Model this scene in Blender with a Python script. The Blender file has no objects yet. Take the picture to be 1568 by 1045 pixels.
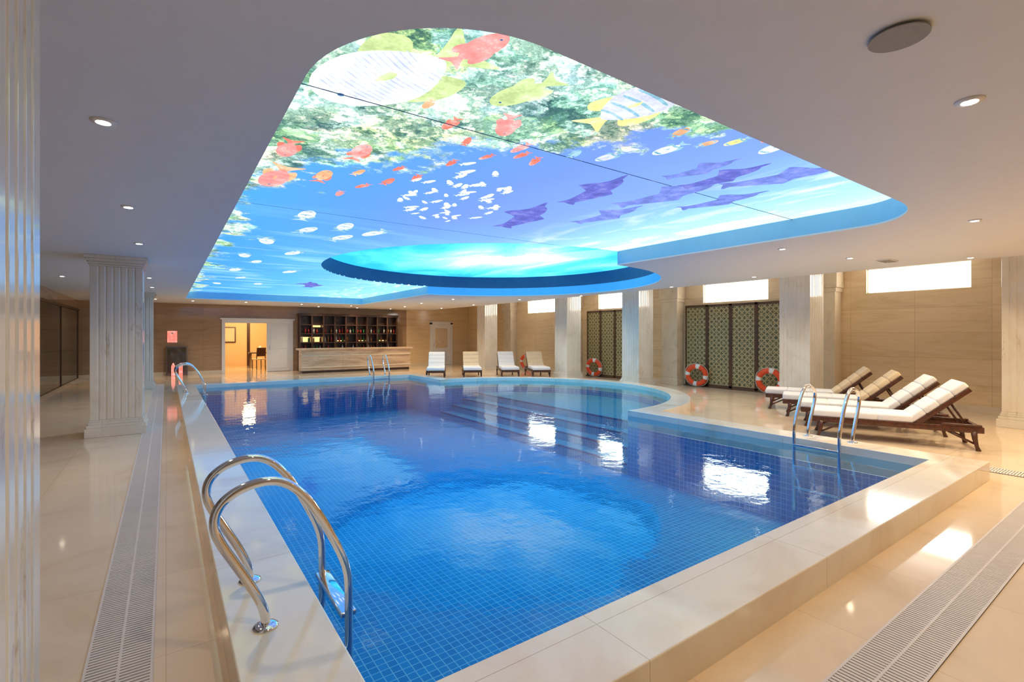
import bpy, bmesh, math, random
from mathutils import Vector, Matrix
random.seed(7)
sc = bpy.context.scene
sc.view_settings.view_transform = 'Standard'
sc.view_settings.look = 'None'
sc.view_settings.exposure = 0.3

# ------------------------------------------------------------------ materials
def newmat(name):
    m = bpy.data.materials.new(name); m.use_nodes = True
    nt = m.node_tree; nt.nodes.clear()
    return m, nt
def L(nt, a, b): nt.links.new(a, b)
def ramp(nt, stops, interp='LINEAR'):
    r = nt.nodes.new('ShaderNodeValToRGB'); cr = r.color_ramp; cr.interpolation = interp
    while len(cr.elements) < len(stops): cr.elements.new(0.5)
    for e, (p, c) in zip(cr.elements, stops):
        e.position = p; e.color = (c[0], c[1], c[2], 1)
    return r
def math_(nt, op, a, b=None, clamp=False):
    n = nt.nodes.new('ShaderNodeMath'); n.operation = op; n.use_clamp = clamp
    for i, v in enumerate((a, b)):
        if v is None: continue
        if isinstance(v, (int, float)): n.inputs[i].default_value = v
        else: L(nt, v, n.inputs[i])
    return n.outputs[0]
def mix(nt, f, a, b, mode='MIX'):
    n = nt.nodes.new('ShaderNodeMix'); n.data_type = 'RGBA'; n.blend_type = mode
    for sock, v in ((n.inputs[0], f), (n.inputs[6], a), (n.inputs[7], b)):
        if isinstance(v, (int, float)): sock.default_value = v
        elif isinstance(v, tuple): sock.default_value = (v[0], v[1], v[2], 1)
        else: L(nt, v, sock)
    return n.outputs[2]
def pos(nt, scale=(1, 1, 1), rot=(0, 0, 0)):
    g = nt.nodes.new('ShaderNodeNewGeometry'); mp = nt.nodes.new('ShaderNodeMapping')
    mp.inputs['Scale'].default_value = scale; mp.inputs['Rotation'].default_value = rot
    L(nt, g.outputs['Position'], mp.inputs['Vector'])
    return mp.outputs[0]
def noise(nt, vec, scale, detail=4, rough=0.5, dist=0.0):
    n = nt.nodes.new('ShaderNodeTexNoise'); L(nt, vec, n.inputs['Vector'])
    n.inputs['Scale'].default_value = scale; n.inputs['Detail'].default_value = detail
    n.inputs['Roughness'].default_value = rough; n.inputs['Distortion'].default_value = dist
    return n.outputs['Fac']
def pbsdf(nt, col, rough=0.5, metal=0.0, spec=0.5, normal=None):
    b = nt.nodes.new('ShaderNodeBsdfPrincipled'); o = nt.nodes.new('ShaderNodeOutputMaterial')
    if isinstance(col, tuple): b.inputs['Base Color'].default_value = (col[0], col[1], col[2], 1)
    else: L(nt, col, b.inputs['Base Color'])
    b.inputs['Roughness'].default_value = rough
    b.inputs['Metallic'].default_value = metal
    b.inputs['Specular IOR Level'].default_value = spec
    if normal is not None: L(nt, normal, b.inputs['Normal'])
    L(nt, b.outputs[0], o.inputs[0])
    return b
def simple(name, col, rough=0.5, metal=0.0, spec=0.5, var=0.06, vs=6.0):
    m, nt = newmat(name)
    v = noise(nt, pos(nt), vs, 3)
    c2 = tuple(max(0, c * (1 - var * 2)) for c in col)
    r = ramp(nt, [(0.3, c2), (0.7, col)]); L(nt, v, r.inputs[0])
    pbsdf(nt, r.outputs[0], rough, metal, spec)
    return m
def emis(name, col, s):
    m, nt = newmat(name)
    e = nt.nodes.new('ShaderNodeEmission'); e.inputs[0].default_value = (*col, 1); e.inputs[1].default_value = s
    o = nt.nodes.new('ShaderNodeOutputMaterial'); L(nt, e.outputs[0], o.inputs[0])
    return m
def printmat(name, col, s, hi=0.35, scale=7.0):
    m, nt = newmat(name)
    v = noise(nt, pos(nt), scale, 4, 0.6)
    vo = nt.nodes.new('ShaderNodeTexVoronoi'); vo.inputs['Scale'].default_value = 45.0
    L(nt, pos(nt), vo.inputs['Vector'])
    f = math_(nt, 'SUBTRACT', v, math_(nt, 'MULTIPLY', vo.outputs['Distance'], 0.12))
    lo = tuple(c * 0.75 for c in col); up = tuple(min(1, c + hi * (1 - c)) for c in col)
    r = ramp(nt, [(0.30, lo), (0.46, col), (0.66, up)]); L(nt, f, r.inputs[0])
    e = nt.nodes.new('ShaderNodeEmission'); L(nt, r.outputs[0], e.inputs[0]); e.inputs[1].default_value = s
    o = nt.nodes.new('ShaderNodeOutputMaterial'); L(nt, e.outputs[0], o.inputs[0])
    return m
def xyz(nt, v=None):
    if v is None: v = nt.nodes.new('ShaderNodeNewGeometry').outputs['Position']
    s = nt.nodes.new('ShaderNodeSeparateXYZ'); L(nt, v, s.inputs[0]); return s.outputs
def comb(nt, x, y, z=0.0):
    c = nt.nodes.new('ShaderNodeCombineXYZ')
    for i, v in enumerate((x, y, z)):
        if isinstance(v, (int, float)): c.inputs[i].default_value = v
        else: L(nt, v, c.inputs[i])
    return c.outputs[0]
def brick(nt, vec, w, h, mortar, c1, c2, cm, offset=0.0):
    b = nt.nodes.new('ShaderNodeTexBrick'); b.offset = offset; b.squash = 1.0
    L(nt, vec, b.inputs['Vector'])
    for i, v in (('Color1', c1), ('Color2', c2), ('Mortar', cm)):
        b.inputs[i].default_value = (*v, 1)
    b.inputs['Scale'].default_value = 1.0
    b.inputs['Brick Width'].default_value = w; b.inputs['Row Height'].default_value = h
    b.inputs['Mortar Size'].default_value = mortar; b.inputs['Mortar Smooth'].default_value = 0.1
    return b
def marble(name, base, vein, rough=0.15, tile=None, joint=(0.5, 0.42, 0.32), vs=1.2, spec=0.5, amt=1.0, mort=0.003):
    m, nt = newmat(name)
    v = noise(nt, pos(nt), vs, 8, 0.6, 1.2)
    vein = tuple(b * (1 - amt) + a * amt for a, b in zip(vein, base))
    r = ramp(nt, [(0.28, vein), (0.46, base), (0.6, tuple(min(1, c * 1.05) for c in base)), (0.82, tuple(0.5 * (a + b) for a, b in zip(base, vein)))])
    L(nt, v, r.inputs[0]); c = r.outputs[0]
    if tile:
        b = brick(nt, pos(nt), tile, tile, mort, (1, 1, 1), (0.93, 0.93, 0.93), joint)
        c = mix(nt, 1.0, c, b.outputs['Color'], 'MULTIPLY')
    pbsdf(nt, c, rough, 0, spec)
    return m
def columnmarble():
    m, nt = newmat('column_marble')
    base = noise(nt, pos(nt, (1, 1, 0.6)), 1.6, 6, 0.6, 0.8)
    r = ramp(nt, [(0.3, (0.74, 0.66, 0.53)), (0.55, (0.84, 0.79, 0.69))]); L(nt, base, r.inputs[0])
    cr = noise(nt, pos(nt, (2.2, 2.2, 0.45)), 1.3, 6, 0.62, 0.6)
    d = math_(nt, 'ABSOLUTE', math_(nt, 'SUBTRACT', cr, 0.5))
    k = ramp(nt, [(0.0, (1, 1, 1)), (0.008, (0.3, 0.3, 0.3)), (0.022, (0, 0, 0))]); L(nt, d, k.inputs[0])
    gate = noise(nt, pos(nt), 1.1, 2); g = ramp(nt, [(0.50, (0, 0, 0)), (0.62, (0.5, 0.5, 0.5))]); L(nt, gate, g.inputs[0])
    f = math_(nt, 'MULTIPLY', k.outputs[0], g.outputs[0])
    pbsdf(nt, mix(nt, f, r.outputs[0], (0.33, 0.2, 0.1)), 0.1, 0, 0.7)
    return m
def travertine(name, a, b_, c_, rough=0.3, axis='Y', joint=0.55, jw=1.25, jc=(0.72, 0.68, 0.62)):
    m, nt = newmat(name)
    # broad soft horizontal clouds + fine veins, shifted slab to slab
    v = noise(nt, pos(nt, (0.5, 0.5, 3.2)), 1.0, 8, 0.66, 1.4)
    v2 = noise(nt, pos(nt, (0.5, 0.5, 14.0)), 1.2, 5, 0.6, 0.8)
    f = math_(nt, 'ADD', math_(nt, 'MULTIPLY', v, 0.72), math_(nt, 'MULTIPLY', v2, 0.28))
    r = ramp(nt, [(0.32, c_), (0.44, b_), (0.54, a), (0.62, b_), (0.75, a)]); L(nt, f, r.inputs[0])
    c = r.outputs[0]
    p = xyz(nt)
    h = p[1] if axis == 'Y' else p[0]
    bk = brick(nt, comb(nt, h, p[2]), jw, joint, 0.004, (1, 1, 1), (0.9, 0.9, 0.9), jc)
    c = mix(nt, 1.0, c, bk.outputs['Color'], 'MULTIPLY')
    pbsdf(nt, c, rough)
    return m

M = {}
M['floor'] = marble('floor_marble', (0.83, 0.65, 0.47), (0.70, 0.51, 0.34), 0.07, tile=1.0, joint=(0.84, 0.78, 0.70), vs=0.8, amt=0.8, spec=0.6)
M['curb'] = marble('curb_marble', (0.87, 0.80, 0.69), (0.74, 0.58, 0.42), 0.08, tile=1.7, joint=(0.66, 0.56, 0.46), vs=0.7, amt=0.9, mort=0.002)
M['column'] = columnmarble()
M['columnsmooth'] = marble('pilaster_marble', (0.78, 0.66, 0.48), (0.66, 0.50, 0.32), 0.22, vs=2.0, amt=0.8)
M['trav'] = travertine('travertine_wall', (0.86, 0.66, 0.40), (0.80, 0.59, 0.34), (0.70, 0.49, 0.26), 0.18)
M['travb'] = travertine('brown_marble_wall', (0.46, 0.30, 0.18), (0.41, 0.26, 0.155), (0.33, 0.205, 0.12), 0.07, 'X', 0.6)
M['travc'] = travertine('counter_stone', (0.78, 0.57, 0.39), (0.62, 0.43, 0.28), (0.42, 0.26, 0.16), 0.2, 'X', 0.5)
M['ceil'] = simple('ceiling_paint', (0.78, 0.785, 0.80), 0.6, var=0.01)
M['white'] = simple('white_paint', (0.86, 0.85, 0.82), 0.4, var=0.02)
M['cove'] = simple('cove_blue_lit_paint', (0.28, 0.64, 0.92), 0.5, var=0.03)  # white-cyan paint with the blue light falling on it put into the colour
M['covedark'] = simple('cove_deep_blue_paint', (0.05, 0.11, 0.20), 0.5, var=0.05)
M['steel'] = simple('polished_steel', (0.82, 0.82, 0.84), 0.07, 1.0, var=0.02)
M['wood'] = simple('dark_teak', (0.12, 0.04, 0.022), 0.3, var=0.3, vs=20)
M['woodbar'] = simple('bar_wood', (0.08, 0.035, 0.022), 0.35, var=0.25, vs=12)
M['cushw'] = simple('white_cushion_fabric', (0.82, 0.82, 0.84), 0.9, spec=0.1, var=0.03)
M['cushc'] = simple('cream_cushion_fabric', (0.80, 0.64, 0.44), 0.9, spec=0.1, var=0.04)
M['orange'] = simple('lifebuoy_orange', (0.90, 0.09, 0.02), 0.45, var=0.04)
M['buoyw'] = simple('lifebuoy_white', (0.85, 0.85, 0.83), 0.5, var=0.03)
M['rope'] = simple('rope', (0.8, 0.76, 0.66), 0.9, var=0.1, vs=60)
M['grate'] = simple('drain_plastic', (0.70, 0.62, 0.57), 0.4, var=0.03)
M['dark'] = simple('dark_gap', (0.16, 0.13, 0.12), 0.8, var=0.1)
M['frame'] = simple('screen_frame_bronze', (0.13, 0.065, 0.03), 0.4, 0.2, var=0.1)
M['red'] = simple('fire_red', (0.42, 0.012, 0.02), 0.35, var=0.04)
M['grey'] = simple('grey_grille', (0.34, 0.33, 0.31), 0.6, var=0.05, vs=40)
M['warmwall'] = simple('lobby_wall_paint', (0.78, 0.56, 0.28), 0.5, var=0.03)
M['lamp'] = emis('downlight_bulb', (1.0, 0.86, 0.66), 14.0)
M['winlight'] = emis('daylight_frosted_glass', (1.0, 0.95, 0.86), 9.0)
M['warmglow'] = emis('warm_shelf_glow', (1.0, 0.62, 0.22), 1.5)  # bright yellow of the lit back-bar mirror, put in as glow

def tile(name, wall=False, c1=(0.005, 0.27, 0.60), c2=(0.012, 0.35, 0.70), cm=(0.26, 0.68, 0.86)):
    m, nt = newmat(name)
    p = xyz(nt)
    vec = comb(nt, math_(nt, 'ADD', p[0], p[1]), p[2]) if wall else comb(nt, p[0], p[1])
    b = brick(nt, vec, 0.075, 0.075, 0.004, c1, c2, cm)
    pbsdf(nt, b.outputs['Color'], 0.3)
    return m
M['tilef'] = tile('pool_mosaic_floor'); M['tilew'] = tile('pool_mosaic_wall', True)
M['tilestep'] = tile('pool_step_mosaic', False, (0.03, 0.36, 0.56), (0.05, 0.42, 0.62), (0.3, 0.62, 0.75))
M['nosing'] = simple('step_nosing_tile', (0.01, 0.14, 0.34), 0.3)

def water():
    m, nt = newmat('pool_water')
    v = noise(nt, pos(nt, (1, 1, 1)), 5.5, 4, 0.55, 0.4)
    v2 = noise(nt, pos(nt, (1, 1, 1)), 1.1, 2, 0.5, 0.2)
    h = math_(nt, 'ADD', math_(nt, 'MULTIPLY', v, 0.34), v2)
    bp = nt.nodes.new('ShaderNodeBump'); bp.inputs['Strength'].default_value = 0.26; bp.inputs['Distance'].default_value = 0.03
    L(nt, h, bp.inputs['Height'])
    fr = nt.nodes.new('ShaderNodeFresnel'); fr.inputs['IOR'].default_value = 1.34; L(nt, bp.outputs[0], fr.inputs['Normal'])
    g = nt.nodes.new('ShaderNodeBsdfGlossy'); g.inputs['Roughness'].default_value = 0.015; L(nt, bp.outputs[0], g.inputs['Normal'])
    g.inputs['Color'].default_value = (0.82, 0.96, 1, 1)
    t = nt.nodes.new('ShaderNodeBsdfTransparent'); t.inputs[0].default_value = (0.82, 0.98, 1.0, 1)
    mx = nt.nodes.new('ShaderNodeMixShader'); L(nt, fr.outputs[0], mx.inputs[0]); L(nt, t.outputs[0], mx.inputs[1]); L(nt, g.outputs[0], mx.inputs[2])
    o = nt.nodes.new('ShaderNodeOutputMaterial'); L(nt, mx.outputs[0], o.inputs[0])
    return m
M['water'] = water()

PANEL = 1.12
def mural():
    m, nt = newmat('mural_print')
    P = nt.nodes.new('ShaderNodeNewGeometry').outputs['Position']
    s = xyz(nt, P); X, Y = s[0], s[1]
    nb = noise(nt, pos(nt), 1.6, 6, 0.62)
    nbs = math_(nt, 'MULTIPLY', math_(nt, 'SUBTRACT', nb, 0.5), 3.0)
    a = math_(nt, 'SUBTRACT', 5.25, math_(nt, 'ADD', X, math_(nt, 'MULTIPLY', Y, 0.88)))
    a = math_(nt, 'ADD', a, nbs)
    b = math_(nt, 'ADD', math_(nt, 'SUBTRACT', 0.90, X), math_(nt, 'MULTIPLY', nbs, 0.9))
    mk = math_(nt, 'MULTIPLY', math_(nt, 'MAXIMUM', a, b), 4.0, True)
    wx = math_(nt, 'DIVIDE', math_(nt, 'ADD', X, math_(nt, 'MULTIPLY', nbs, 0.15)), 7.0)
    wr = ramp(nt, [(0.05, (0.07, 0.38, 0.88)), (0.25, (0.11, 0.32, 0.84)), (0.42, (0.17, 0.30, 0.84)), (0.60, (0.22, 0.38, 0.92)), (0.74, (0.30, 0.60, 1.0)), (0.88, (0.50, 0.84, 1.0)), (0.97, (0.72, 0.95, 1.0))])
    L(nt, wx, wr.inputs[0])
    wy = ramp(nt, [(0.0, (0.0, 0.0, 0.0)), (0.28, (0, 0, 0)), (0.5, (1, 1, 1)), (1, (1, 1, 1))])
    L(nt, math_(nt, 'DIVIDE', Y, 20.0), wy.inputs[0])
    far = ramp(nt, [(0.0, (0.05, 0.28, 0.86)), (0.4, (0.12, 0.46, 0.95)), (1.0, (0.36, 0.84, 1.0))]); L(nt, wx, far.inputs[0])
    wc = mix(nt, wy.outputs[0], wr.outputs[0], far.outputs[0])
    st = noise(nt, pos(nt, (1.6, 0.45, 1), (0, 0, 0.1)), 1.8, 5, 0.55, 0.8)
    sr = ramp(nt, [(0.50, (0, 0, 0)), (0.68, (1, 1, 1))]); L(nt, st, sr.inputs[0])
    sm = math_(nt, 'MULTIPLY', sr.outputs[0], math_(nt, 'SUBTRACT', wx, 0.60), False)
    sm = math_(nt, 'MULTIPLY', sm, 4.0, True)
    wc = mix(nt, sm, wc, (0.92, 1.0, 1.0))
    st2 = noise(nt, pos(nt, (0.35, 1.3, 1)), 1.3, 4, 0.5, 0.6)
    s2 = ramp(nt, [(0.50, (0, 0, 0)), (0.72, (0.5, 0.5, 0.5))]); L(nt, st2, s2.inputs[0])
    wc = mix(nt, math_(nt, 'MULTIPLY', s2.outputs[0], wy.outputs[0]), wc, (0.50, 0.88, 1.0))
    # reef: branching, crusted growths in white / lime / teal with dark crevices
    nz = nt.nodes.new('ShaderNodeTexNoise'); nz.inputs['Scale'].default_value = 4; nz.inputs['Detail'].default_value = 7; nz.inputs['Roughness'].default_value = 0.65; L(nt, P, nz.inputs['Vector'])
    sc2 = nt.nodes.new('ShaderNodeVectorMath'); sc2.operation = 'SCALE'; sc2.inputs['Scale'].default_value = 0.7; L(nt, nz.outputs['Color'], sc2.inputs[0])
    dist = nt.nodes.new('ShaderNodeVectorMath'); dist.operation = 'ADD'
    L(nt, P, dist.inputs[0]); L(nt, sc2.outputs[0], dist.inputs[1])
    def vor(sca, feat='F1'):
        vo = nt.nodes.new('ShaderNodeTexVoronoi'); vo.feature = feat; vo.inputs['Scale'].default_value = sca
        L(nt, dist.outputs[0], vo.inputs['Vector']); return vo
    v1, v2_, v3 = vor(2.2), vor(8.0), vor(24.0)
    cellhue = ramp(nt, [(0.0, (0.98, 1.0, 0.92)), (0.20, (0.66, 0.86, 0.26)), (0.34, (0.90, 0.98, 0.94)), (0.48, (0.40, 0.70, 0.34)), (0.58, (0.98, 0.90, 0.50)), (0.70, (0.34, 0.74, 0.78)), (0.82, (0.80, 0.86, 1.0)), (0.92, (0.96, 0.62, 0.58))], 'CONSTANT')
    sepc = nt.nodes.new('ShaderNodeSeparateXYZ'); L(nt, v1.outputs['Color'], sepc.inputs[0]); L(nt, sepc.outputs[0], cellhue.inputs[0])
    huen = noise(nt, pos(nt), 1.8, 5, 0.6, 0.8)
    hue2 = ramp(nt, [(0.34, (0.50, 0.80, 0.60)), (0.44, (0.94, 1.0, 0.95)), (0.52, (0.66, 0.86, 0.46)), (0.60, (0.86, 0.88, 0.46)), (0.70, (0.96, 0.80, 0.72))]); L(nt, huen, hue2.inputs[0])
    cc = mix(nt, 0.45, cellhue.outputs[0], hue2.outputs[0])
    r1 = ramp(nt, [(0.0, (1.35, 1.35, 1.35)), (0.45, (0.95, 0.95, 0.95)), (0.8, (0.34, 0.46, 0.46))]); L(nt, math_(nt, 'MULTIPLY', v2_.outputs['Distance'], 1.3), r1.inputs[0])
    r2 = ramp(nt, [(0.0, (1.25, 1.25, 1.25)), (0.5, (0.88, 0.9, 0.9)), (0.9, (0.42, 0.5, 0.45))]); L(nt, math_(nt, 'MULTIPLY', v3.outputs['Distance'], 1.3), r2.inputs[0])
    cc = mix(nt, 1.0, cc, r1.outputs[0], 'MULTIPLY'); cc = mix(nt, 0.85, cc, r2.outputs[0], 'MULTIPLY')
    fine = noise(nt, dist.outputs[0], 2.6, 10, 0.74, 0.3)
    fr_ = ramp(nt, [(0.38, (0.05, 0.16, 0.16)), (0.43, (0.36, 0.52, 0.42)), (0.49, (1.05, 1.05, 1.0)), (0.60, (1.7, 1.7, 1.7))])
    L(nt, fine, fr_.inputs[0])
    cc = mix(nt, 1.0, cc, fr_.outputs[0], 'MULTIPLY')
    cc = mix(nt, 0.08, cc, (0.45, 0.85, 1.0))
    cc = mix(nt, 1.0, cc, (1.25, 1.25, 1.25), 'MULTIPLY')
    col = mix(nt, mk, wc, cc)
    e = nt.nodes.new('ShaderNodeEmission'); L(nt, col, e.inputs[0]); e.inputs[1].default_value = PANEL
    o = nt.nodes.new('ShaderNodeOutputMaterial'); L(nt, e.outputs[0], o.inputs[0])
    return m
M['mural'] = mural()
def dome():
    m, nt = newmat('dome_light_film')
    s = xyz(nt)
    dx = math_(nt, 'SUBTRACT', s[0], 7.0); dy = math_(nt, 'SUBTRACT', s[1], 10.0)
    rr = math_(nt, 'SQRT', math_(nt, 'ADD', math_(nt, 'MULTIPLY', dx, dx), math_(nt, 'MULTIPLY', dy, dy)))
    st = noise(nt, pos(nt, (1.0, 0.5, 1), (0, 0, 0.6)), 0.7, 5, 0.55, 0.8)
    f = math_(nt, 'ADD', math_(nt, 'DIVIDE', rr, 3.9), math_(nt, 'MULTIPLY', math_(nt, 'SUBTRACT', st, 0.5), 1.6))
    r = ramp(nt, [(0.0, (0.62, 0.95, 1.0)), (0.35, (0.22, 0.68, 0.96)), (0.7, (0.06, 0.45, 0.88)), (1.0, (0.02, 0.30, 0.72))]); L(nt, f, r.inputs[0])
    e = nt.nodes.new('ShaderNodeEmission'); L(nt, r.outputs[0], e.inputs[0]); e.inputs[1].default_value = 2.0
    o = nt.nodes.new('ShaderNodeOutputMaterial'); L(nt, e.outputs[0], o.inputs[0])
    return m
M['dome'] = dome()
def glasswall():
    m, nt = newmat('dark_tinted_glass')
    v = noise(nt, pos(nt, (1, 0.5, 1.5)), 1.2, 3)
    r = ramp(nt, [(0.35, (0.03, 0.025, 0.018)), (0.7, (0.10, 0.075, 0.05))]); L(nt, v, r.inputs[0])
    pbsdf(nt, r.outputs[0], 0.03, 0, 0.9)
    return m
M['glass'] = glasswall()
def lattice():
    m, nt = newmat('screen_lattice')
    p = xyz(nt)
    w1 = brick(nt, comb(nt, math_(nt, 'ADD', p[1], p[2]), math_(nt, 'SUBTRACT', p[1], p[2])), 0.16, 0.16, 0.018, (0.10, 0.10, 0.04), (0.13, 0.13, 0.05), (0.50, 0.40, 0.19))
    w2 = brick(nt, comb(nt, p[1], p[2]), 0.113, 0.113, 0.008, (0, 0, 0), (0, 0, 0), (1, 1, 1))
    c = mix(nt, w2.outputs['Color'], w1.outputs['Color'], (0.50, 0.40, 0.19))
    pbsdf(nt, c, 0.45)
    return m
M['lattice'] = lattice()

# ------------------------------------------------------------------ mesh builder
class B:
    def __init__(s): s.bm = bmesh.new(); s.mats = []
    def mi(s, m):
        m = M[m]
        if m not in s.mats: s.mats.append(m)
        return s.mats.index(m)
    def tag(s, fs, mat, smooth=False):
        i = s.mi(mat)
        for f in fs: f.material_index = i; f.smooth = smooth
    def box(s, x0, x1, y0, y1, z0, z1, mat, mtx=None):
        co = [(x0, y0, z0), (x1, y0, z0), (x1, y1, z0), (x0, y1, z0), (x0, y0, z1), (x1, y0, z1), (x1, y1, z1), (x0, y1, z1)]
        vs = [s.bm.verts.new((mtx @ Vector(c)) if mtx else c) for c in co]
        fs = [s.bm.faces.new([vs[i] for i in q]) for q in ((0, 3, 2, 1), (4, 5, 6, 7), (0, 1, 5, 4), (1, 2, 6, 5), (2, 3, 7, 6), (3, 0, 4, 7))]
        s.tag(fs, mat); return fs
    def rbox(s, x0, x1, y0, y1, z0, z1, r, mat, mtx=None, seg=3):
        t = bmesh.new(); bmesh.ops.create_cube(t, size=1.0)
        for v in t.verts:
            v.co = Vector(((x0 + x1) / 2 + v.co.x * (x1 - x0), (y0 + y1) / 2 + v.co.y * (y1 - y0), (z0 + z1) / 2 + v.co.z * (z1 - z0)))
        bmesh.ops.bevel(t, geom=t.edges[:], offset=r, segments=seg, profile=0.5, affect='EDGES')
        i = s.mi(mat); mp = {}
        for v in t.verts: mp[v] = s.bm.verts.new((mtx @ v.co) if mtx else v.co)
        for f in t.faces:
            g = s.bm.faces.new([mp[v] for v in f.verts]); g.material_index = i; g.smooth = True
        t.free()
    def tube(s, pts, r, mat, seg=12, closed=False, radii=None):
        pts = [Vector(p) for p in pts]; n = len(pts); rings = []
        up = Vector((0, 0, 1)); prev = None
        for i, p in enumerate(pts):
            if closed: t = (pts[(i + 1) % n] - pts[i - 1]).normalized()
            else: t = (pts[min(i + 1, n - 1)] - pts[max(i - 1, 0)]).normalized()
            if prev is None:
                a = t.cross(up)
                if a.length < 1e-3: a = t.cross(Vector((0, 1, 0)))
            else: a = prev - t * prev.dot(t)
            a.normalize(); prev = a; b = t.cross(a)
            rr = radii[i] if radii else r
            rings.append([s.bm.verts.new(p + (a * math.cos(2 * math.pi * k / seg) + b * math.sin(2 * math.pi * k / seg)) * rr) for k in range(seg)])
        fs = []
        for i in range(n if closed else n - 1):
            A, C = rings[i], rings[(i + 1) % n]
            for k in range(seg): fs.append(s.bm.faces.new((A[k], A[(k + 1) % seg], C[(k + 1) % seg], C[k])))
        s.tag(fs, mat, True)
        if not closed:
            s.tag([s.bm.faces.new(rings[0][::-1]), s.bm.faces.new(rings[-1])], mat)
    def lathe(s, c, prof, mat, seg=16):
        s.tube([(c[0], c[1], c[2] + z) for _, z in prof], 1, mat, seg, radii=[max(1e-4, r) for r, _ in prof])
    def prism(s, poly, z0, z1, mat):
        lo = [s.bm.verts.new((x, y, z0)) for x, y in poly]; hi = [s.bm.verts.new((x, y, z1)) for x, y in poly]
        n = len(poly); fs = []
        for i in range(n): fs.append(s.bm.faces.new((lo[i], lo[(i + 1) % n], hi[(i + 1) % n], hi[i])))
        a = s.bm.faces.new(lo[::-1]); b = s.bm.faces.new(hi); fs += [a, b]
        s.tag(fs, mat)
    def poly3(s, pts, mat):
        f = s.bm.faces.new([s.bm.verts.new(p) for p in pts]); s.tag([f], mat)
    def strip(s, poly, z0, z1, mat, closed=True):
        n = len(poly); lo = [s.bm.verts.new((x, y, z0)) for x, y in poly]; hi = [s.bm.verts.new((x, y, z1)) for x, y in poly]
        s.tag([s.bm.faces.new((lo[i], lo[(i + 1) % n], hi[(i + 1) % n], hi[i])) for i in range(n if closed else n - 1)], mat)
    def done(s, name, loc=(0, 0, 0), rz=0.0, rot=None, bevel=0.0, parent=None, fixn=True):
        if fixn: bmesh.ops.recalc_face_normals(s.bm, faces=s.bm.faces[:])
        me = bpy.data.meshes.new(name); s.bm.to_mesh(me); s.bm.free()
        for m in s.mats: me.materials.append(m)
        o = bpy.data.objects.new(name, me); sc.collection.objects.link(o)
        o.location = loc; o.rotation_euler = rot if rot else (0, 0, rz)
        if bevel:
            b = o.modifiers.new('bevel', 'BEVEL'); b.width = bevel; b.segments = 2; b.limit_method = 'ANGLE'
        if parent: o.parent = parent
        return o
def inst(o, loc, rz=0, rot=None):
    n = bpy.data.objects.new(o.name.split('.')[0], o.data); sc.collection.objects.link(n)
    for m in o.modifiers:
        b = n.modifiers.new(m.name, m.type); b.width = m.width; b.segments = m.segments; b.limit_method = m.limit_method
    n.location = loc; n.rotation_euler = rot if rot else (0, 0, rz)
    return n
def plate(name, outer, holes, z0, z1, mat, bevel=0.0):
    cu = bpy.data.curves.new(name, 'CURVE'); cu.dimensions = '2D'; cu.fill_mode = 'BOTH'
    for poly in [outer] + holes:
        sp = cu.splines.new('POLY'); sp.points.add(len(poly) - 1); sp.use_cyclic_u = True
        for p, c in zip(sp.points, poly): p.co = (c[0], c[1], 0, 1)
    cu.extrude = (z1 - z0) / 2
    t = bpy.data.objects.new('tmp', cu); sc.collection.objects.link(t)
    bpy.context.view_layer.update()
    me = bpy.data.meshes.new_from_object(t.evaluated_get(bpy.context.evaluated_depsgraph_get()))
    bpy.data.objects.remove(t)
    for p in me.polygons: p.use_smooth = False; p.material_index = 0
    me.materials.clear(); me.materials.append(M[mat])
    bm = bmesh.new(); bm.from_mesh(me); bmesh.ops.remove_doubles(bm, verts=bm.verts[:], dist=1e-4)
    bmesh.ops.recalc_face_normals(bm, faces=bm.faces[:]); bm.to_mesh(me); bm.free()
    o = bpy.data.objects.new(name, me); o.location = (0, 0, (z0 + z1) / 2); sc.collection.objects.link(o)
    if bevel:
        b = o.modifiers.new('bevel', 'BEVEL'); b.width = bevel; b.segments = 3; b.limit_method = 'ANGLE'; b.angle_limit = math.radians(50)
    return o
def arc(cx, cy, r, a0, a1, n):
    return [(cx + r * math.cos(math.radians(a0 + (a1 - a0) * i / n)), cy + r * math.sin(math.radians(a0 + (a1 - a0) * i / n))) for i in range(n + 1)]

# ------------------------------------------------------------------ shell
H = 2.85; HH = 3.25
XL, XR, YB, YN = -2.6, 13.6, 23.5, -3.0
PX0, PX1, PY0, PY1 = 0.66, 7.0, 1.8, 16.2
inner = [(PX0, PY0), (PX1, PY0)] + arc(7.0, 10.0, 3.8, -90, 90, 48) + [(PX1, PY1), (PX0, PY1)]
a0 = math.degrees(math.acos(0.42 / 4.22))
outer = [(0.24, 1.38), (7.42, 1.38)] + arc(7.0, 10.0, 4.22, -a0, a0, 48) + [(7.42, 16.62), (0.24, 16.62)]
plate('floor', [(XL, YN), (XR, YN), (XR, YB), (XL, YB)], [outer], -0.1, 0.0, 'floor')
plate('pool_coping', outer, [inner], -0.1, 0.2, 'curb', 0.018)
b = B(); b.strip(inner, -1.0, -0.1, 'tilew')
b.poly3([(0.66, 1.8, -1.0), (7.0, 1.8, -1.0), (7.0, 16.2, -1.0), (0.66, 16.2, -1.0)], 'tilef')
for i, z in enumerate((-0.80, -0.62, -0.44, -0.26)):
    xi = 7.0 + i * 0.38; an = math.degrees(math.acos((xi - 7.0) / 3.8))
    b.prism(arc(7.0, 10.0, 3.8, -an, an, 40), -1.0, z, 'tilestep')
    yy = 3.8 * math.sin(math.radians(an)) - 0.02
    b.box(xi - 0.004, xi + 0.05, 10 - yy, 10 + yy, z - 0.03, z + 0.004, 'nosing')
b.done('pool_basin', fixn=False)
plate('pool_water', inner, [], 0.095, 0.10, 'water')
w = bpy.data.objects['pool_water']; bm = bmesh.new(); bm.from_mesh(w.data)
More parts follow.
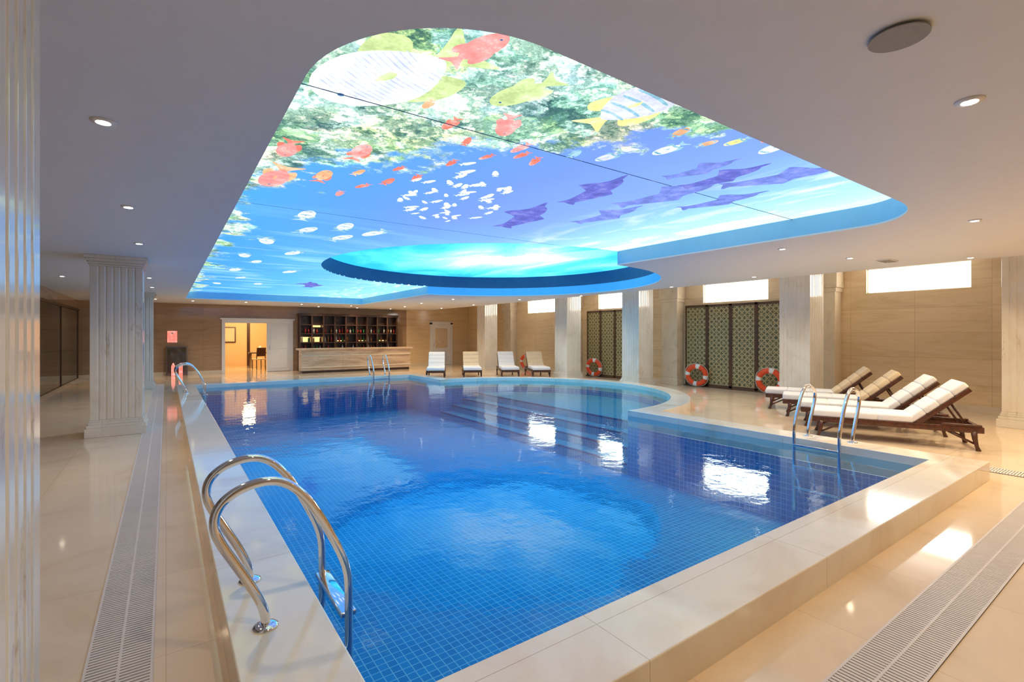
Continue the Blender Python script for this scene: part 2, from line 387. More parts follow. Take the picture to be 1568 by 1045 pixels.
bm.normal_update()
bmesh.ops.delete(bm, geom=[f for f in bm.faces if f.normal.z < 0.5], context='FACES'); bm.to_mesh(w.data); bm.free()

CX, CY, CR = 6.5, 10.0, 3.9
RX = 6.62; FY = 20.2; NY = 1.66; LX = 0.55
dy = math.sqrt(CR ** 2 - (RX - CX) ** 2); aa = math.degrees(math.atan2(dy, RX - CX))
def corner_near_left(): return [(LX + 0.80 + 0.80 * math.cos(t), NY + 0.85 + 0.85 * math.sin(t)) for t in [math.pi + i * math.pi / 2 / 16 for i in range(17)]]
def corner_near_right(): return [(RX - 1.0 + 1.0 * math.cos(t), NY + 0.65 + 0.65 * math.sin(t)) for t in [1.5 * math.pi + i * math.pi / 2 / 16 for i in range(17)]]
opening = corner_near_left() + corner_near_right() + arc(CX, CY, CR, -aa, aa, 64) + [(RX, FY), (LX, FY)]
panel = corner_near_left() + corner_near_right() + arc(CX, CY, CR, -aa, -360 + aa, 64) + [(RX, FY), (LX, FY)]
plate('ceiling', [(XL, YN), (11.0, YN), (11.0, YB), (XL, YB)], [opening], H, H + 0.02, 'ceil')
b = B(); b.box(10.9, XR + 0.3, YN, YB, HH, HH + 0.1, 'ceil'); b.box(10.9, 11.0, YN, YB, H + 0.02, HH, 'ceil'); b.done('ceiling_raised')
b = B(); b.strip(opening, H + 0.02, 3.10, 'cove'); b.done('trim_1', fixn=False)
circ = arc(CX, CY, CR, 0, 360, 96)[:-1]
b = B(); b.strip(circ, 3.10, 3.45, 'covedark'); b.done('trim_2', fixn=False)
mur = plate('ceiling_light_mural', panel, [], 3.10, 3.12, 'mural')
plate('dome_light', circ, [], 3.45, 3.47, 'dome')

# marine life printed on the film; picture "up" is +X, picture horizontal is Y
cols = {'pink': (1.0, 0.34, 0.32), 'red': (0.95, 0.24, 0.18), 'whitef': (0.86, 0.97, 1.0), 'lime': (0.60, 0.76, 0.34), 'purple': (0.14, 0.16, 0.60), 'purple2': (0.19, 0.26, 0.74), 'yellow': (0.98, 0.88, 0.34), 'navy': (0.06, 0.16, 0.36), 'orangef': (1.0, 0.48, 0.26), 'teal': (0.26, 0.52, 0.66), 'lav': (0.66, 0.70, 0.96), 'seam': (0.01, 0.03, 0.08)}
for k, c in cols.items(): M[k] = printmat('print_' + k, c, PANEL, 0.12 if k in ('purple', 'purple2', 'navy', 'seam') else 0.45)
fb = B(); zc = [3.0985]
def chaikin(p, it=2):
    for _ in range(it):
        o = []
        for i in range(len(p)):
            a, c = p[i], p[(i + 1) % len(p)]
            o += [(a[0] * .75 + c[0] * .25, a[1] * .75 + c[1] * .25), (a[0] * .25 + c[0] * .75, a[1] * .25 + c[1] * .75)]
        p = o
    return p
def tr(pts, x, y, ang, s, sm=2, stretch=1.0):
    ca, sa = math.cos(ang), math.sin(ang); z = zc[0]; zc[0] -= 0.00001
    if sm: pts = chaikin(pts, sm)
    fl = 1.0 if -sa > 0 else -1.0   # dorsal side toward +X
    return [(x + s * (px * ca - py * fl * stretch * sa), y + s * (px * sa + py * fl * stretch * ca), z) for px, py in pts]
def fish(x, y, ln, ang, mat, h=0.5, fin=None, stripes=None, tail=None, detail=True):
    s = ln / 2; n_ = 1 if not detail else 2
    fb.poly3(tr([(-0.6, 0.07), (-0.85, 0.18), (-1.2, 0.45), (-1.05, 0.12), (-1.0, 0.0), (-1.05, -0.12), (-1.2, -0.45), (-0.85, -0.18), (-0.6, -0.07)], x, y, ang, s, n_), tail or fin or mat)
    fb.poly3(tr([(0.3, h * 0.7), (0.1, h * 1.15), (-0.3, h * 1.3), (-0.75, h * 0.95), (-0.6, h * 0.5), (-0.4, h * 0.3)], x, y, ang, s, n_), fin or mat)
    fb.poly3(tr([(0.1, -h * 0.7), (-0.15, -h * 1.1), (-0.5, -h * 1.25), (-0.7, -h * 0.8), (-0.4, -h * 0.3)], x, y, ang, s, n_), fin or mat)
    body = []
    for i in range(28):
        t = 2 * math.pi * i / 28; cx = math.cos(t)
        body.append((0.12 + 0.85 * cx, h * math.sin(t) * (1.0 if cx > 0 else (1 - 0.45 * cx * cx))))
    fb.poly3(tr(body, x, y, ang, s, 0), mat)
    if stripes:
        n, sm = stripes
        for k in range(n):
            u = -0.5 + 1.15 * k / max(1, n - 1); hh = h * 0.82 * math.sqrt(max(0.05, 1 - ((u - 0.12) / 0.88) ** 2)); w_ = 0.18 / n
            fb.poly3(tr([(u - w_, -hh), (u + w_, -hh), (u + w_ + 0.05, 0), (u + w_, hh), (u - w_, hh), (u - w_ + 0.05, 0)], x, y, ang, s, 1), sm)
    if detail:
        fb.poly3(tr([(0.2, 0.0), (0.0, h * 0.12), (-0.15, h * 0.02), (-0.12, -h * 0.14), (0.02, -h * 0.12)], x, y, ang, s, 1), fin or mat)
        fb.poly3(tr([(0.72 + 0.04 * math.cos(t), 0.12 * h + 0.04 * math.sin(t)) for t in [i * math.pi / 4 for i in range(8)]], x, y, ang, s, 0), 'navy')
HP = math.pi / 2
def hd(sp=0.35):
    return (HP if random.random() < 0.5 else -HP) + random.uniform(-sp, sp)
fish(1.05, 2.75, 1.1, HP + 0.5, 'whitef', 0.52, 'lime', (16, 'lav'), 'lime')
fish(1.34, 2.20, 0.40, -HP + 0.3, 'pink', 0.40)
fish(1.80, 2.45, 0.5, HP + 0.3, 'lime', 0.42, 'lime')
fish(2.0, 2.90, 0.36, HP - 0.4, 'pink', 0.42)
fish(2.50, 2.15, 0.75, -HP + 0.1, 'lav', 0.55, 'yellow', (5, 'teal'), 'yellow')
fish(1.65, 3.1, 0.22, HP, 'red', 0.36); fish(1.39, 2.92, 0.14, HP, 'orangef', 0.4)
fish(1.30, 4.0, 0.40, -HP, 'pink', 0.36, 'red'); fish(0.80, 4.27, 0.42, HP, 'pink', 0.36, 'red')
fish(0.85, 5.1, 0.75, HP + 0.1, 'pink', 0.32, 'orangef'); fish(1.21, 4.8, 0.40, -HP, 'orangef', 0.33, 'red')
for (x, y) in [(2.42, 3.3), (2.32, 3.18), (2.03, 3.8), (1.71, 4.2), (1.77, 4.6), (1.61, 4.9), (1.5, 5.3), (2.2, 3.5), (1.9, 3.3), (2.6, 3.35), (1.45, 4.5), (1.95, 4.35)]:
    fish(x, y, random.uniform(0.16, 0.25), hd(), random.choice(['red', 'orangef', 'pink']), 0.32)
for i in range(58):
    a = random.uniform(0, 6.28); r = math.sqrt(random.random())
    fish(2.6 + 0.62 * r * math.cos(a) + 0.25 * r * math.sin(a), 4.95 + 1.35 * r * math.sin(a), random.uniform(0.12, 0.2), random.uniform(-2.4, -0.9), 'whitef', 0.34, detail=False)
for (x, y) in [(1.43, 6.5), (2.02, 6.9), (2.5, 7.05), (2.2, 7.7), (1.64, 7.4), (1.3, 8.6), (1.2, 10.4), (1.5, 11.2), (1.3, 12.8), (1.9, 9.6), (2.4, 12.5), (1.6, 14.5), (2.2, 16.0), (1.2, 16.5)]:
    fish(x, y, random.uniform(0.5, 0.7), hd(0.25), 'whitef', 0.32, 'teal', (3, 'teal'))
for (x, y, l, m_) in [(3.03, 2.9, 0.26, 'lav'), (3.3, 2.5, 0.3, 'whitef'), (3.96, 1.98, 0.32, 'whitef'), (3.6, 2.1, 0.2, 'yellow'), (3.1, 2.25, 0.2, 'orangef'), (3.45, 2.25, 0.18, 'orangef'), (2.75, 3.0, 0.18, 'teal'), (3.75, 1.9, 0.2, 'red')]:
    fish(x, y, l, hd(0.3), m_, 0.45, 'teal', (2, 'teal'))
dol = [(1.14, -.07), (.98, -.02), (.84, .0), (.76, .08), (.62, .14), (.38, .19), (.16, .20), (.06, .30), (-.08, .40), (-.1, .28), (-.1, .17), (-.4, .10), (-.7, .02), (-.82, .0), (-.98, .14), (-1.16, .2), (-1.08, .0), (-1.04, -.04), (-1.14, -.2), (-.98, -.14), (-.8, -.08), (-.4, -.10), (.1, -.15), (.32, -.16), (.2, -.3), (.08, -.42), (.3, -.34), (.5, -.15), (.76, -.1), (.9, -.1)]
for (x, y, l, a, m_) in [(3.68, 4.95, 1.25, -1.75, 'purple'), (3.63, 3.65, 1.0, -1.7, 'purple'), (4.36, 3.3, 1.15, -1.4, 'purple2'), (4.30, 2.62, 0.8, -1.5, 'purple'), (3.94, 2.62, 0.65, -1.4, 'purple2'), (4.75, 2.3, 1.0, -1.2, 'purple2'), (5.05, 3.1, 0.9, -1.4, 'purple2'), (3.5, 15.4, 1.6, -1.7, 'purple'), (4.5, 4.3, 1.0, -1.5, 'purple2')]:
    fb.poly3(tr(dol, x, y, a, l / 2, 2, 1.3), m_)
for yy in (3.1, 6.25, 9.4, 12.5, 15.6):
    x1 = RX
    if abs(yy - CY) < CR: x1 = min(RX, CX - math.sqrt(CR ** 2 - (yy - CY) ** 2))
    fb.poly3([(LX, yy - 0.006, 3.094), (x1, yy - 0.006, 3.094), (x1, yy + 0.006, 3.094), (LX, yy + 0.006, 3.094)], 'seam')
bmesh.ops.triangulate(fb.bm, faces=fb.bm.faces[:])
fb.done('fish_print', parent=mur, fixn=False, loc=(0, 0, -mur.location.z))

# walls
wins = [(2.81, 4.67), (7.0, 9.0), (11.5, 13.5), (15.9, 18.0)]
b = B(); WZ0, WZ1 = 2.58, 3.16
b.box(XR, XR + 0.3, YN, YB, 0, WZ0, 'trav'); b.box(XR, XR + 0.3, YN, YB, WZ1, HH, 'trav')
ys = [YN] + [v for w_ in wins for v in w_] + [YB]
for i in range(0, len(ys), 2): b.box(XR, XR + 0.3, ys[i], ys[i + 1], WZ0, WZ1, 'trav')
b.done('wall_right')
for i, (y0, y1) in enumerate(wins):
    b = B(); b.box(XR + 0.10, XR + 0.13, y0, y1, WZ0, WZ1, 'winlight')
    for (p, q, r, s_) in ((y0, y1, WZ0, WZ0 + 0.02), (y0, y1, WZ1 - 0.02, WZ1), (y0, y0 + 0.02, WZ0, WZ1), (y1 - 0.02, y1, WZ0, WZ1)):
        b.box(XR + 0.07, XR + 0.10, p, q, r, s_, 'white')
    b.done('window_%d' % (i + 1))
DX0, DX1, DXF = 2.0, 3.6, 4.5; DH = 2.1
b = B()
b.box(XL, DX0, YB, YB + 0.2, 0, H, 'travb'); b.box(DX0, DX1, YB, YB + 0.2, DH, H, 'travb'); b.box(DX1, 10.0, YB, YB + 0.2, 0, H, 'travb'); b.box(10.0, XR, YB, YB + 0.2, 0, HH, 'trav')
b.done('wall_back')
b = B(); b.box(XL - 0.2, XL, YN, YB, 0, H, 'travb'); b.done('wall_left')
b = B(); b.box(XL, XR, YN - 0.2, YN, 0, HH, 'trav'); b.done('wall_front')
b = B(); b.box(XR - 0.02, XR, YN, YB, 0, 0.14, 'columnsmooth'); b.done('baseboard_right')
b = B(); b.box(XL, DX0 - 0.12, YB - 0.02, YB, 0, 0.14, 'columnsmooth'); b.box(9.6, 11.3, YB - 0.02, YB, 0, 0.14, 'columnsmooth'); b.done('baseboard_back')
b = B()
b.box(XL + 0.02, XL + 0.05, 6, YB - 0.3, 0.08, 2.45, 'glass')
for y in [6 + 3.4 * i for i in range(6)]: b.box(XL, XL + 0.07, y - 0.02, y + 0.02, 0, 2.5, 'frame')
b.box(XL, XL + 0.09, 6, YB - 0.3, 2.45, 2.52, 'frame'); b.box(XL, XL + 0.09, 6, YB - 0.3, 0, 0.08, 'steel')
for y in (12.6, 12.9): b.tube([(XL + 0.12, y, 0.8), (XL + 0.12, y, 1.5)], 0.015, 'steel')
b.done('glass_partition')
b = B()
for (x0, x1, z0, z1) in ((DX0 - 0.12, DX0, 0, DH), (DXF, DXF + 0.12, 0, DH), (DX0 - 0.12, DXF + 0.12, DH, DH + 0.14), (DX1 - 0.04, DX1, 0, DH)):
    b.box(x0, x1, YB - 0.05, YB, z0, z1, 'white')
b.box(DX0 - 0.18, DXF + 0.18, YB - 0.09, YB, DH + 0.14, DH + 0.2, 'white')
b.rbox(DX1, DXF, YB - 0.045, YB - 0.005, 0.01, DH, 0.008, 'white')
b.box(DX1 + 0.12, DXF - 0.12, YB - 0.055, YB - 0.04, 1.0, 1.95, 'white'); b.box(DX1 + 0.12, DXF - 0.12, YB - 0.055, YB - 0.04, 0.15, 0.85, 'white')
b.tube([(DX1 + 0.06, YB - 0.1, 0.95), (DX1 + 0.06, YB - 0.1, 1.15)], 0.012, 'steel')
b.done('door_1', bevel=0.006)
b = B()
for (x0, x1, z0, z1) in ((11.3, 11.42, 0, 2.25), (12.5, 12.62, 0, 2.25), (11.3, 12.62, 2.15, 2.3)): b.box(x0, x1, YB - 0.06, YB, z0, z1, 'white')
b.box(11.42, 12.5, YB - 0.03, YB - 0.002, 0.01, 2.15, 'white'); b.box(11.6, 12.32, YB - 0.04, YB - 0.03, 0.9, 1.95, 'cushc'); b.box(11.6, 12.32, YB - 0.04, YB - 0.03, 0.2, 0.75, 'cushw')
b.tube([(11.5, YB - 0.08, 0.95), (11.5, YB - 0.08, 1.15)], 0.012, 'steel')
b.done('door_2', bevel=0.006)
b = B(); LB = 28.5
b.box(0.5, 6.5, LB, LB + 0.1, 0, H, 'warmwall'); b.box(0.4, 0.5, YB + 0.2, LB, 0, H, 'warmwall'); b.box(6.5, 6.6, YB + 0.2, LB, 0, H, 'warmwall')
for x in (1.2, 3.4, 4.4, 5.6): b.box(x, x + 0.14, LB - 0.04, LB, 0, H, 'woodbar')
b.done('wall_lobby')
b = B(); b.box(0.4, 6.6, YB + 0.2, LB, H, H + 0.1, 'ceil'); b.done('ceiling_lobby')
b = B(); b.box(0.4, 6.6, YB, LB, -0.1, 0.0, 'floor'); b.done('floor_lobby')
b = B(); b.rbox(-0.5, 0.5, -0.3, 0.3, 0.70, 0.75, 0.01, 'woodbar')
for sx in (-1, 1):
    for sy in (-1, 1): b.tube([(sx * 0.43, sy * 0.23, 0), (sx * 0.43, sy * 0.23, 0.71)], 0.025, 'woodbar', radii=[0.016, 0.028])
b.lathe((0, 0, 0.75), [(0.05, 0), (0.09, 0.08), (0.1, 0.16), (0.05, 0.26), (0.06, 0.3)], 'buoyw')
b.done('console_table', (3.75, 26.6, 0))
b = B(); b.rbox(-0.23, 0.23, -0.23, 0.23, 0.43, 0.49, 0.02, 'cushc')
for sx in (-1, 1):
    b.tube([(sx * 0.2, 0.2, 0), (sx * 0.2, 0.2, 0.45)], 0.02, 'woodbar'); b.tube([(sx * 0.2, -0.22, 0), (sx * 0.2, -0.2, 0.45), (sx * 0.19, -0.26, 1.0)], 0.02, 'woodbar')
b.rbox(-0.2, 0.2, -0.27, -0.23, 0.6, 1.0, 0.015, 'woodbar'); b.done('dining_chair', (3.55, 25.6, 0), 0.3)
b = B(); b.box(-0.4, 0.4, -0.02, 0.02, -0.4, 0.4, 'woodbar'); b.box(-0.34, 0.34, -0.03, -0.02, -0.34, 0.34, 'cushc'); b.done('framed_picture', (2.5, LB - 0.04, 1.6))

# ------------------------------------------------------------------ columns
def flutedpoly(w, n=6, d=0.010):
    h = w / 2; m = 0.06; side = []
    step = (w - 2 * m) / n
    side.append((-h, -h))
    for i in range(n):
        c = -h + m + step * (i + 0.5); r = step * 0.16
        for t in (-1, -0.7, 0, 0.7, 1):
            side.append((c + r * t, -h + d * (1 - t * t)))
    out = []
    for k in range(4):
        ca, sa = math.cos(k * math.pi / 2), math.sin(k * math.pi / 2)
        out += [(x * ca - y * sa, x * sa + y * ca) for x, y in side]
    return out
def sq(b, w, z0, z1, mat): b.box(-w / 2, w / 2, -w / 2, w / 2, z0, z1, mat)
def column(name, x, y, w, h):
    b = B()
    b.prism(flutedpoly(w), 0.26, h - 0.17, 'column')
    for ww, z0, z1 in ((w + 0.12, 0, 0.14), (w + 0.08, 0.14, 0.19), (w + 0.04, 0.19, 0.23), (w + 0.02, 0.23, 0.26),
                       (w + 0.02, h - 0.17, h - 0.14), (w + 0.05, h - 0.14, h - 0.10), (w + 0.09, h - 0.10, h - 0.05), (w + 0.14, h - 0.05, h)):
        sq(b, ww, z0, z1, 'column')
    return b.done(name, (x, y, 0), bevel=0.006)
for (x, y) in ((-0.64, 1.70), (-0.64, 10.33), (-0.64, 18.3)): column('marble_column', x, y, 0.66, H)
for (x, y) in ((12.2, 1.72), (12.2, 5.5), (12.2, 10.4), (12.2, 13.7), (12.2, 19.3)): column('marble_column', x, y, 0.68, HH)
for y in (-1.0, 5.5, 10.0, 14.7, 19.2):
    b = B(); w = 0.6; e_ = 0.349; t_ = HH - 0.001
    b.box(0, e_, -w / 2, w / 2, 0, t_, 'columnsmooth'); b.box(-0.04, e_, -w / 2 - 0.04, w / 2 + 0.04, 0, 0.2, 'columnsmooth')
    b.box(-0.03, e_, -w / 2 - 0.03, w / 2 + 0.03, HH - 0.6, HH - 0.5, 'columnsmooth'); b.box(-0.06, e_, -w / 2 - 0.06, w / 2 + 0.06, HH - 0.5, t_, 'columnsmooth')
    b.done('pilaster', (XR - 0.35, y, 0), bevel=0.008)
def screen(y0, y1):
    b = B(); n = 4; wv = (y1 - y0) / n; x = XR - 0.14; top = 2.52
    for i in range(n):
        a, c = y0 + i * wv, y0 + (i + 1) * wv
        b.box(x + 0.02, x + 0.035, a + 0.05, c - 0.05, 0.1, top - 0.06, 'lattice')
        for (p, q, r, s_) in ((a, a + 0.05, 0.02, top), (c - 0.05, c, 0.02, top), (a, c, 0.02, 0.1), (a, c, top - 0.07, top)): b.box(x, x + 0.05, p, q, r, s_, 'frame')
    b.box(x - 0.02, x + 0.07, y0 - 0.04, y1 + 0.04, 0, 0.03, 'frame')
    b.done('lattice_screen', bevel=0.004)
screen(6.5, 9.55); screen(11.1, 14.0)

# ------------------------------------------------------------------ bar
b = B()
b.box(4.55, 9.35, 21.5, 22.0, 0.10, 0.96, 'travc'); b.box(4.6, 9.3, 21.54, 22.0, 0, 0.10, 'woodbar')
b.box(4.45, 9.45, 21.42, 22.1, 0.96, 1.03, 'travc'); b.box(4.55, 9.35, 21.47, 21.5, 0.70, 0.74, 'columnsmooth'); b.box(4.55, 9.35, 21.47, 21.5, 0.22, 0.26, 'columnsmooth')
b.done('bar_counter', bevel=0.006)
b = B(); x0, x1, y1 = 4.85, 9.35, YB - 0.01; yf = YB - 0.38
b.box(x0, x1, y1 - 0.03, y1, 0, 2.5, 'woodbar'); b.box(x0 - 0.06, x1 + 0.06, yf - 0.03, y1, 2.45, 2.56, 'woodbar')
nx = 9
for i in range(nx + 1):
    x = x0 + (x1 - x0) * i / nx; b.box(x - 0.03, x + 0.03, yf, y1, 0, 2.45, 'woodbar')
for z in (0.85, 1.25, 1.65, 2.05): b.box(x0, x1, yf + 0.02, y1, z - 0.02, z + 0.015, 'woodbar')
b.box(x0, x1, yf - 0.05, y1, 0, 0.86, 'woodbar')
for i in (1, 3, 5, 7):
    xa = x0 + (x1 - x0) * i / nx; b.box(xa + 0.04, xa + 0.44, y1 - 0.045, y1 - 0.03, 1.95 if i == 1 else 1.3, 2.03 if i == 1 else 1.34, 'warmglow')
b.box(x0 + 0.08, x0 + 0.45, y1 - 0.045, y1 - 0.03, 1.28, 1.5, 'warmglow'); b.box(x0 + 0.58, x0 + 0.95, y1 - 0.045, y1 - 0.03, 1.28, 1.5, 'warmglow')  # lit mirror behind the shelves drawn as self-glowing panels
shelf = b.done('back_bar_shelf')
for k, c in (('bg', (0.05, 0.2, 0.06)), ('bb', (0.3, 0.12, 0.03)), ('bw', (0.6, 0.58, 0.5)), ('br', (0.4, 0.04, 0.03))): M[k] = simple('bottle_' + k, c, 0.1)
b = B()
for z in (0.866, 1.266, 1.666):
    for i in range(nx):
        for j in range(3):
            if random.random() < 0.25: continue
            x = x0 + (x1 - x0) * (i + 0.22 + 0.28 * j) / nx; r = random.uniform(0.032, 0.042); hh = random.uniform(0.24, 0.33)
            b.lathe((x, YB - 0.2, z), [(r, 0), (r, hh * 0.6), (r * 0.35, hh * 0.75), (r * 0.35, hh), (r * 0.3, hh)], random.choice(['bg', 'bb', 'bw', 'br']), 10)
b.done('liquor_bottles', parent=shelf)
b = B(); b.rbox(-0.35, 0.35, -0.2, 0, 0.1, 1.15, 0.01, 'dark'); b.box(-0.3, 0.3, -0.215, -0.2, 0.15, 1.1, 'glass')
b.box(-0.35, 0.35, -0.22, 0, 0, 0.1, 'dark')
for xx in (-0.12, 0.12):
    b.lathe((xx, -0.3, 0.0), [(0.06, 0), (0.065, 0.05), (0.065, 0.38), (0.03, 0.45), (0.025, 0.5)], 'red'); b.tube([(xx, -0.3, 0.5), (xx + 0.06, -0.34, 0.52), (xx + 0.08, -0.35, 0.35)], 0.01, 'dark', 6)
b.done('fire_extinguisher_cabinet', (0.35, YB - 0.03, 0))
b = B(); b.rbox(-0.16, 0.16, -0.03, 0, 1.3, 1.75, 0.008, 'red'); b.box(-0.1, 0.1, -0.035, -0.03, 1.45, 1.6, 'red'); b.tube([(0, -0.05, 1.66), (0, -0.03, 1.66)], 0.035, 'buoyw'); b.done('fire_alarm_sign', (0.2, YB, 0))

# ------------------------------------------------------------------ ladders
prof = [(-.27, .2), (-.27, .25), (-.285, .31), (-.33, .41), (-.40, .54), (-.455, .64), (-.485, .72), (-.475, .80), (-.42, .86), (-.33, .895), (-.24, .90), (-.16, .865), (-.085, .785), (-.02, .68), (.04, .56), (.09, .45), (.118, .36), (.125, .27), (.125, 0.0), (.125, -.75)]
def smooth(pts, it=2):
    for _ in range(it):
        o = [pts[0]]
        for a, c in zip(pts, pts[1:]): o += [tuple(a[k] * .75 + c[k] * .25 for k in range(2)), tuple(a[k] * .25 + c[k] * .75 for k in range(2))]
        o.append(pts[-1]); pts = o
    return pts
def ladder(x, y, rz, W=0.54):
    b = B()
    for s_ in (-W / 2, W / 2):
        b.tube([(px, s_, pz) for px, pz in smooth(prof)], 0.0215, 'steel', 16)
        b.lathe((-.27, s_, 0.199), [(0.058, 0), (0.058, 0.008), (0.045, 0.016), (0.024, 0.022)], 'steel', 24)
    for z in (0.13, -0.15, -0.43): b.rbox(.085, .165, -W / 2, W / 2, z - 0.015, z + 0.015, 0.006, 'steel')
    return b.done('pool_ladder', (x, y, 0), rz)
ladder(PX0, 2.87, 0); ladder(PX0, 14.3, 0); ladder(PX1, 2.92, math.pi); ladder(5.95, PY1, -math.pi / 2)

# ------------------------------------------------------------------ loungers (local +x = foot end)
def lounger(cush, pillow):
    b = B(); w = 0.66; hz = 0.30
    for s_ in (-1, 1):
        y = s_ * (w / 2 - 0.02)
        b.rbox(-1.0, 1.0, y - 0.022, y + 0.022, hz - 0.055, hz + 0.03, 0.008, 'wood')
        for x in (-0.9, 0.88):
            k = 1 if x > 0 else -1
            b.tube([(x, y, hz - 0.03), (x + 0.01 * k, y, 0.16), (x + 0.03 * k, y, 0.06), (x + 0.05 * k, y, 0.0)], 0.03, 'wood', 10, radii=[0.036, 0.03, 0.022, 0.03])
        b.tube([(0.88, y, 0.1), (0.6, y, hz - 0.05)], 0.014, 'wood', 8); b.tube([(-0.9, y, 0.1), (-0.62, y, hz - 0.05)], 0.014, 'wood', 8)
        b.rbox(-0.98, -0.55, y - 0.03, y + 0.03, hz + 0.03, hz + 0.06, 0.008, 'wood')
    for x in (-0.98, 0.98): b.rbox(x - 0.025, x + 0.025, -w / 2, w / 2, hz - 0.055, hz + 0.03, 0.008, 'wood')
    for i in range(16):
        x = -0.28 + i * 0.08; b.box(x, x + 0.05, -w / 2 + 0.04, w / 2 - 0.04, hz, hz + 0.02, 'wood')
    ang = math.radians(42); px, pz = -0.28, hz + 0.03
    mt = Matrix.Translation((px, 0, pz)) @ Matrix.Rotation(ang, 4, 'Y')
    for s_ in (-1, 1): b.rbox(-0.78, 0.0, s_ * (w / 2 - 0.03) - 0.02, s_ * (w / 2 - 0.03) + 0.02, -0.04, 0.02, 0.006, 'wood', mt)
    for i in range(10): b.box(-0.77 + i * 0.078, -0.72 + i * 0.078, -w / 2 + 0.06, w / 2 - 0.06, -0.005, 0.015, 'wood', mt)
    for s_ in (-1, 1): b.tube([(px - 0.5 * math.cos(ang), s_ * 0.24, pz + 0.5 * math.sin(ang)), (-0.86, s_ * 0.24, hz)], 0.015, 'wood', 8)
    for i in range(3): b.rbox(-0.25 + i * 0.415, -0.25 + (i + 1) * 0.415 + 0.012, -w / 2 + 0.01, w / 2 - 0.01, hz + 0.02, hz + 0.13, 0.03, cush, None, 4)
    for i in range(4): b.rbox(-0.80 + i * 0.205, -0.80 + (i + 1) * 0.205 + 0.01, -w / 2 + 0.02, w / 2 - 0.02, 0.015, 0.115, 0.03, pillow, mt, 4)
    return b
rz = math.atan2(0.91, -0.42)
lw = lounger('cushw', 'cushw').done('sun_lounger', (9.0, 2.8, 0), rz)
inst(lw, (9.85, 3.35, 0), rz)
lc = lounger('cushw', 'cushc').done('sun_lounger', (10.65, 4.05, 0), rz)
inst(lc, (11.35, 4.75, 0), rz)
rf = math.atan2(-0.88, -0.47)
inst(lw, (8.25, 16.6, 0), rf); inst(lc, (9.45, 16.05, 0), rf); inst(lw, (10.65, 15.4, 0), rf); inst(lc, (11.55, 14.72, 0), rf)

# ------------------------------------------------------------------ lifebuoys
def buoy(loc, rz, tilt=0.15):
    b = B(); R, r = 0.27, 0.072; n = 48; seg = 14; rings = []
    for i in range(n):
        a = 2 * math.pi * i / n
        rings.append([b.bm.verts.new(((R + r * math.cos(t)) * math.cos(a), r * 0.8 * math.sin(t), (R + r * math.cos(t)) * math.sin(a))) for t in [2 * math.pi * k / seg for k in range(seg)]])
    for i in range(n):
        wh = ((i + 3) % 12) < 3
        fs = [b.bm.faces.new((rings[i][k], rings[i][(k + 1) % seg], rings[(i + 1) % n][(k + 1) % seg], rings[(i + 1) % n][k])) for k in range(seg)]
        b.tag(fs, 'buoyw' if wh else 'orange', True)
    rp = []
    for i in range(64):
        a = 2 * math.pi * i / 64; rr = R + r + 0.004 + 0.02 * abs(math.sin(2 * a))
        rp.append((rr * math.cos(a), 0, rr * math.sin(a)))
    b.tube(rp, 0.007, 'rope', 6, True)
    return b.done('lifebuoy', loc, rot=(tilt, 0, rz))
for (x, y) in ((13.25, 9.0), (13.2, 6.75), (13.25, 13.4), (13.3, 17.75)):
    buoy((x, y, 0.37), -math.pi / 2 + 0.25)

# ------------------------------------------------------------------ drains
def drain(name, along, c0, c1, s0, s1):
    b = B()
    def bx(a0_, a1_, c0_, c1_, z0, z1, m):
        if along == 'Y': b.box(c0_, c1_, a0_, a1_, z0, z1, m)
        else: b.box(a0_, a1_, c0_, c1_, z0, z1, m)
    bx(s0, s1, c0, c1, 0.0, 0.002, 'dark')  # flat dark sheet, no channel below: shade between the slats put into colour
    cm = (c0 + c1) / 2
    for q in (c0, cm - 0.006, c1 - 0.012): bx(s0, s1, q, q + 0.012, 0, 0.008, 'grate')
    n = int((s1 - s0) / 0.025)
    for i in range(n):
        t = s0 + i * 0.025
        bx(t, t + 0.017, c0, cm, 0.002, 0.007, 'grate'); bx(t, t + 0.017, cm, c1, 0.002, 0.007, 'grate')
    b.done(name, fixn=False)
drain('floor_drain_grate', 'Y', -0.32, -0.05, -1.0, 19.5)
drain('floor_drain_grate', 'X', 0.74, 1.02, 1.0, 8.12)
drain('floor_drain_grate', 'Y', 7.84, 8.12, 1.02, 5.0)

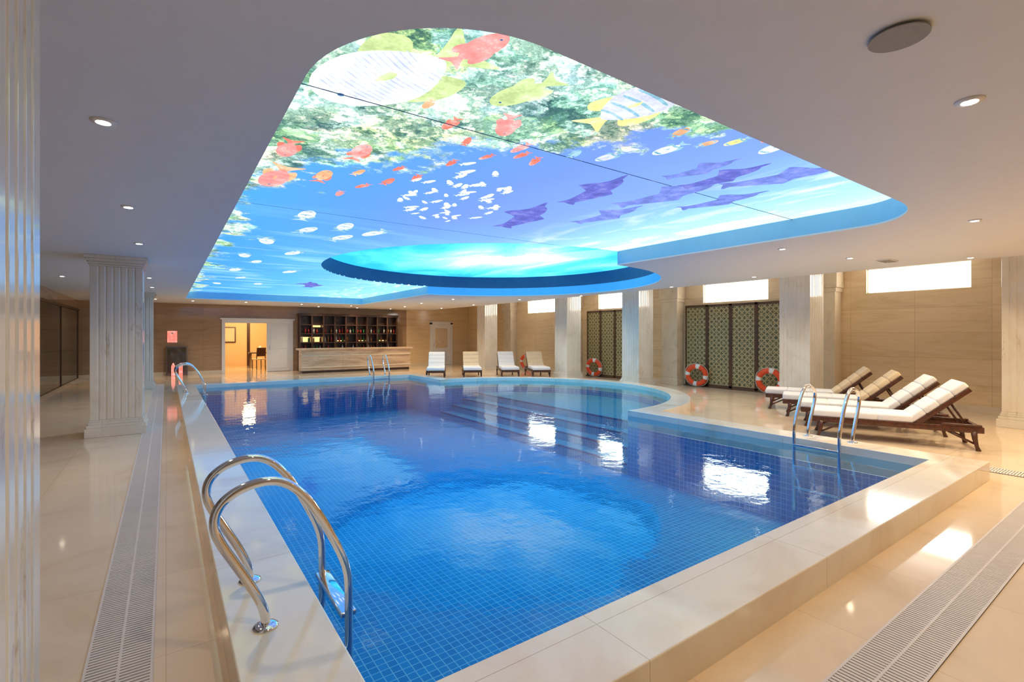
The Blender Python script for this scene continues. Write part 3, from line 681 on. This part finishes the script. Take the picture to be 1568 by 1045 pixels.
# ------------------------------------------------------------------ downlights, speaker, vent
dl = []
for y in (1.4, 3.72, 6.06, 8.4, 10.9, 13.3, 15.9, 18.4, 21.0): dl.append((-0.3, y))
for x in (1.0, 3.5, 6.0, 8.5): dl.append((x, 0.73))
dl += [(7.2, 1.46), (7.3, 3.55), (9.07, 3.34), (9.2, 1.2), (10.3, 5.6), (10.6, 2.2), (10.7, 8.0), (10.8, 11.5), (10.2, 14.0), (8.2, 15.2), (8.2, 17.8), (10.4, 17.5), (8.6, 20.4), (10.5, 20.6), (6.5, 21.2), (4.5, 21.2), (2.5, 21.2), (0.8, 21.4), (-1.8, 8.0), (-1.8, 14.0), (-1.8, 20.0), (5.5, 22.6), (7.2, 22.6), (8.8, 22.6), (3.5, -1.5), (7.5, -1.5), (10.8, -0.8)]
proto = None
for i, (x, y) in enumerate(dl):
    if proto is None:
        b = B(); b.lathe((0, 0, -0.012), [(0.036, 0.004), (0.05, 0.0), (0.062, 0.004), (0.064, 0.013)], 'white', 24)
        b.tube([(0, 0, -0.0125), (0, 0, -0.0105)], 0.036, 'lamp', 20)
        proto = b.done('downlight', (x, y, H)); o = proto
    else: o = inst(proto, (x, y, H))
    ld = bpy.data.lights.new('spot_bulb', 'SPOT'); ld.energy = 100 if x > 6.9 else (44 if x < 0.5 else 62); ld.color = (1.0, 0.77, 0.47); ld.spot_size = math.radians(135); ld.spot_blend = 0.95; ld.shadow_soft_size = 0.04
    lo = bpy.data.objects.new('spot_bulb', ld); sc.collection.objects.link(lo); lo.parent = o; lo.location = (0, 0, -0.03)
b = B(); b.lathe((0, 0, -0.015), [(0.10, 0.0), (0.115, 0.0), (0.125, 0.006), (0.127, 0.016)], 'white', 36); b.tube([(0, 0, -0.017), (0, 0, -0.012)], 0.105, 'grey', 32)
b.done('ceiling_speaker', (2.49, 0.74, H))
b = B(); b.rbox(-0.2, 0.2, -0.1, 0.1, -0.015, 0.0, 0.005, 'white')
for i in range(5): b.box(-0.18, 0.18, -0.085 + i * 0.036, -0.065 + i * 0.036, -0.02, -0.014, 'grey')
b.done('ceiling_air_vent', (9.9, 3.1, H), 0.0)
ld = bpy.data.lights.new('lobby_bulb', 'POINT'); ld.energy = 170; ld.color = (1.0, 0.68, 0.34); ld.shadow_soft_size = 0.25
b = B(); b.lathe((0, 0, -0.12), [(0.05, 0), (0.2, 0.02), (0.22, 0.08), (0.2, 0.12)], 'lamp', 24); pl = b.done('lobby_ceiling_lamp', (3.2, 26, H))
lo = bpy.data.objects.new('lobby_bulb', ld); sc.collection.objects.link(lo); lo.parent = pl; lo.location = (0, 0, -0.4)

wd = bpy.data.worlds.new('world'); sc.world = wd; wd.use_nodes = True
bg = wd.node_tree.nodes['Background']; bg.inputs[0].default_value = (0.8, 0.88, 1.0, 1); bg.inputs[1].default_value = 1.0

cd = bpy.data.cameras.new('camera'); cd.sensor_width = 36; cd.lens = 36 * 751 / 1568; cd.shift_y = -9.5 / 1568; cd.clip_start = 0.02
co = bpy.data.objects.new('camera', cd); sc.collection.objects.link(co)
co.location = (0, 0, 1.6); co.rotation_euler = (math.radians(90), 0, math.radians(-35.2)); sc.camera = co
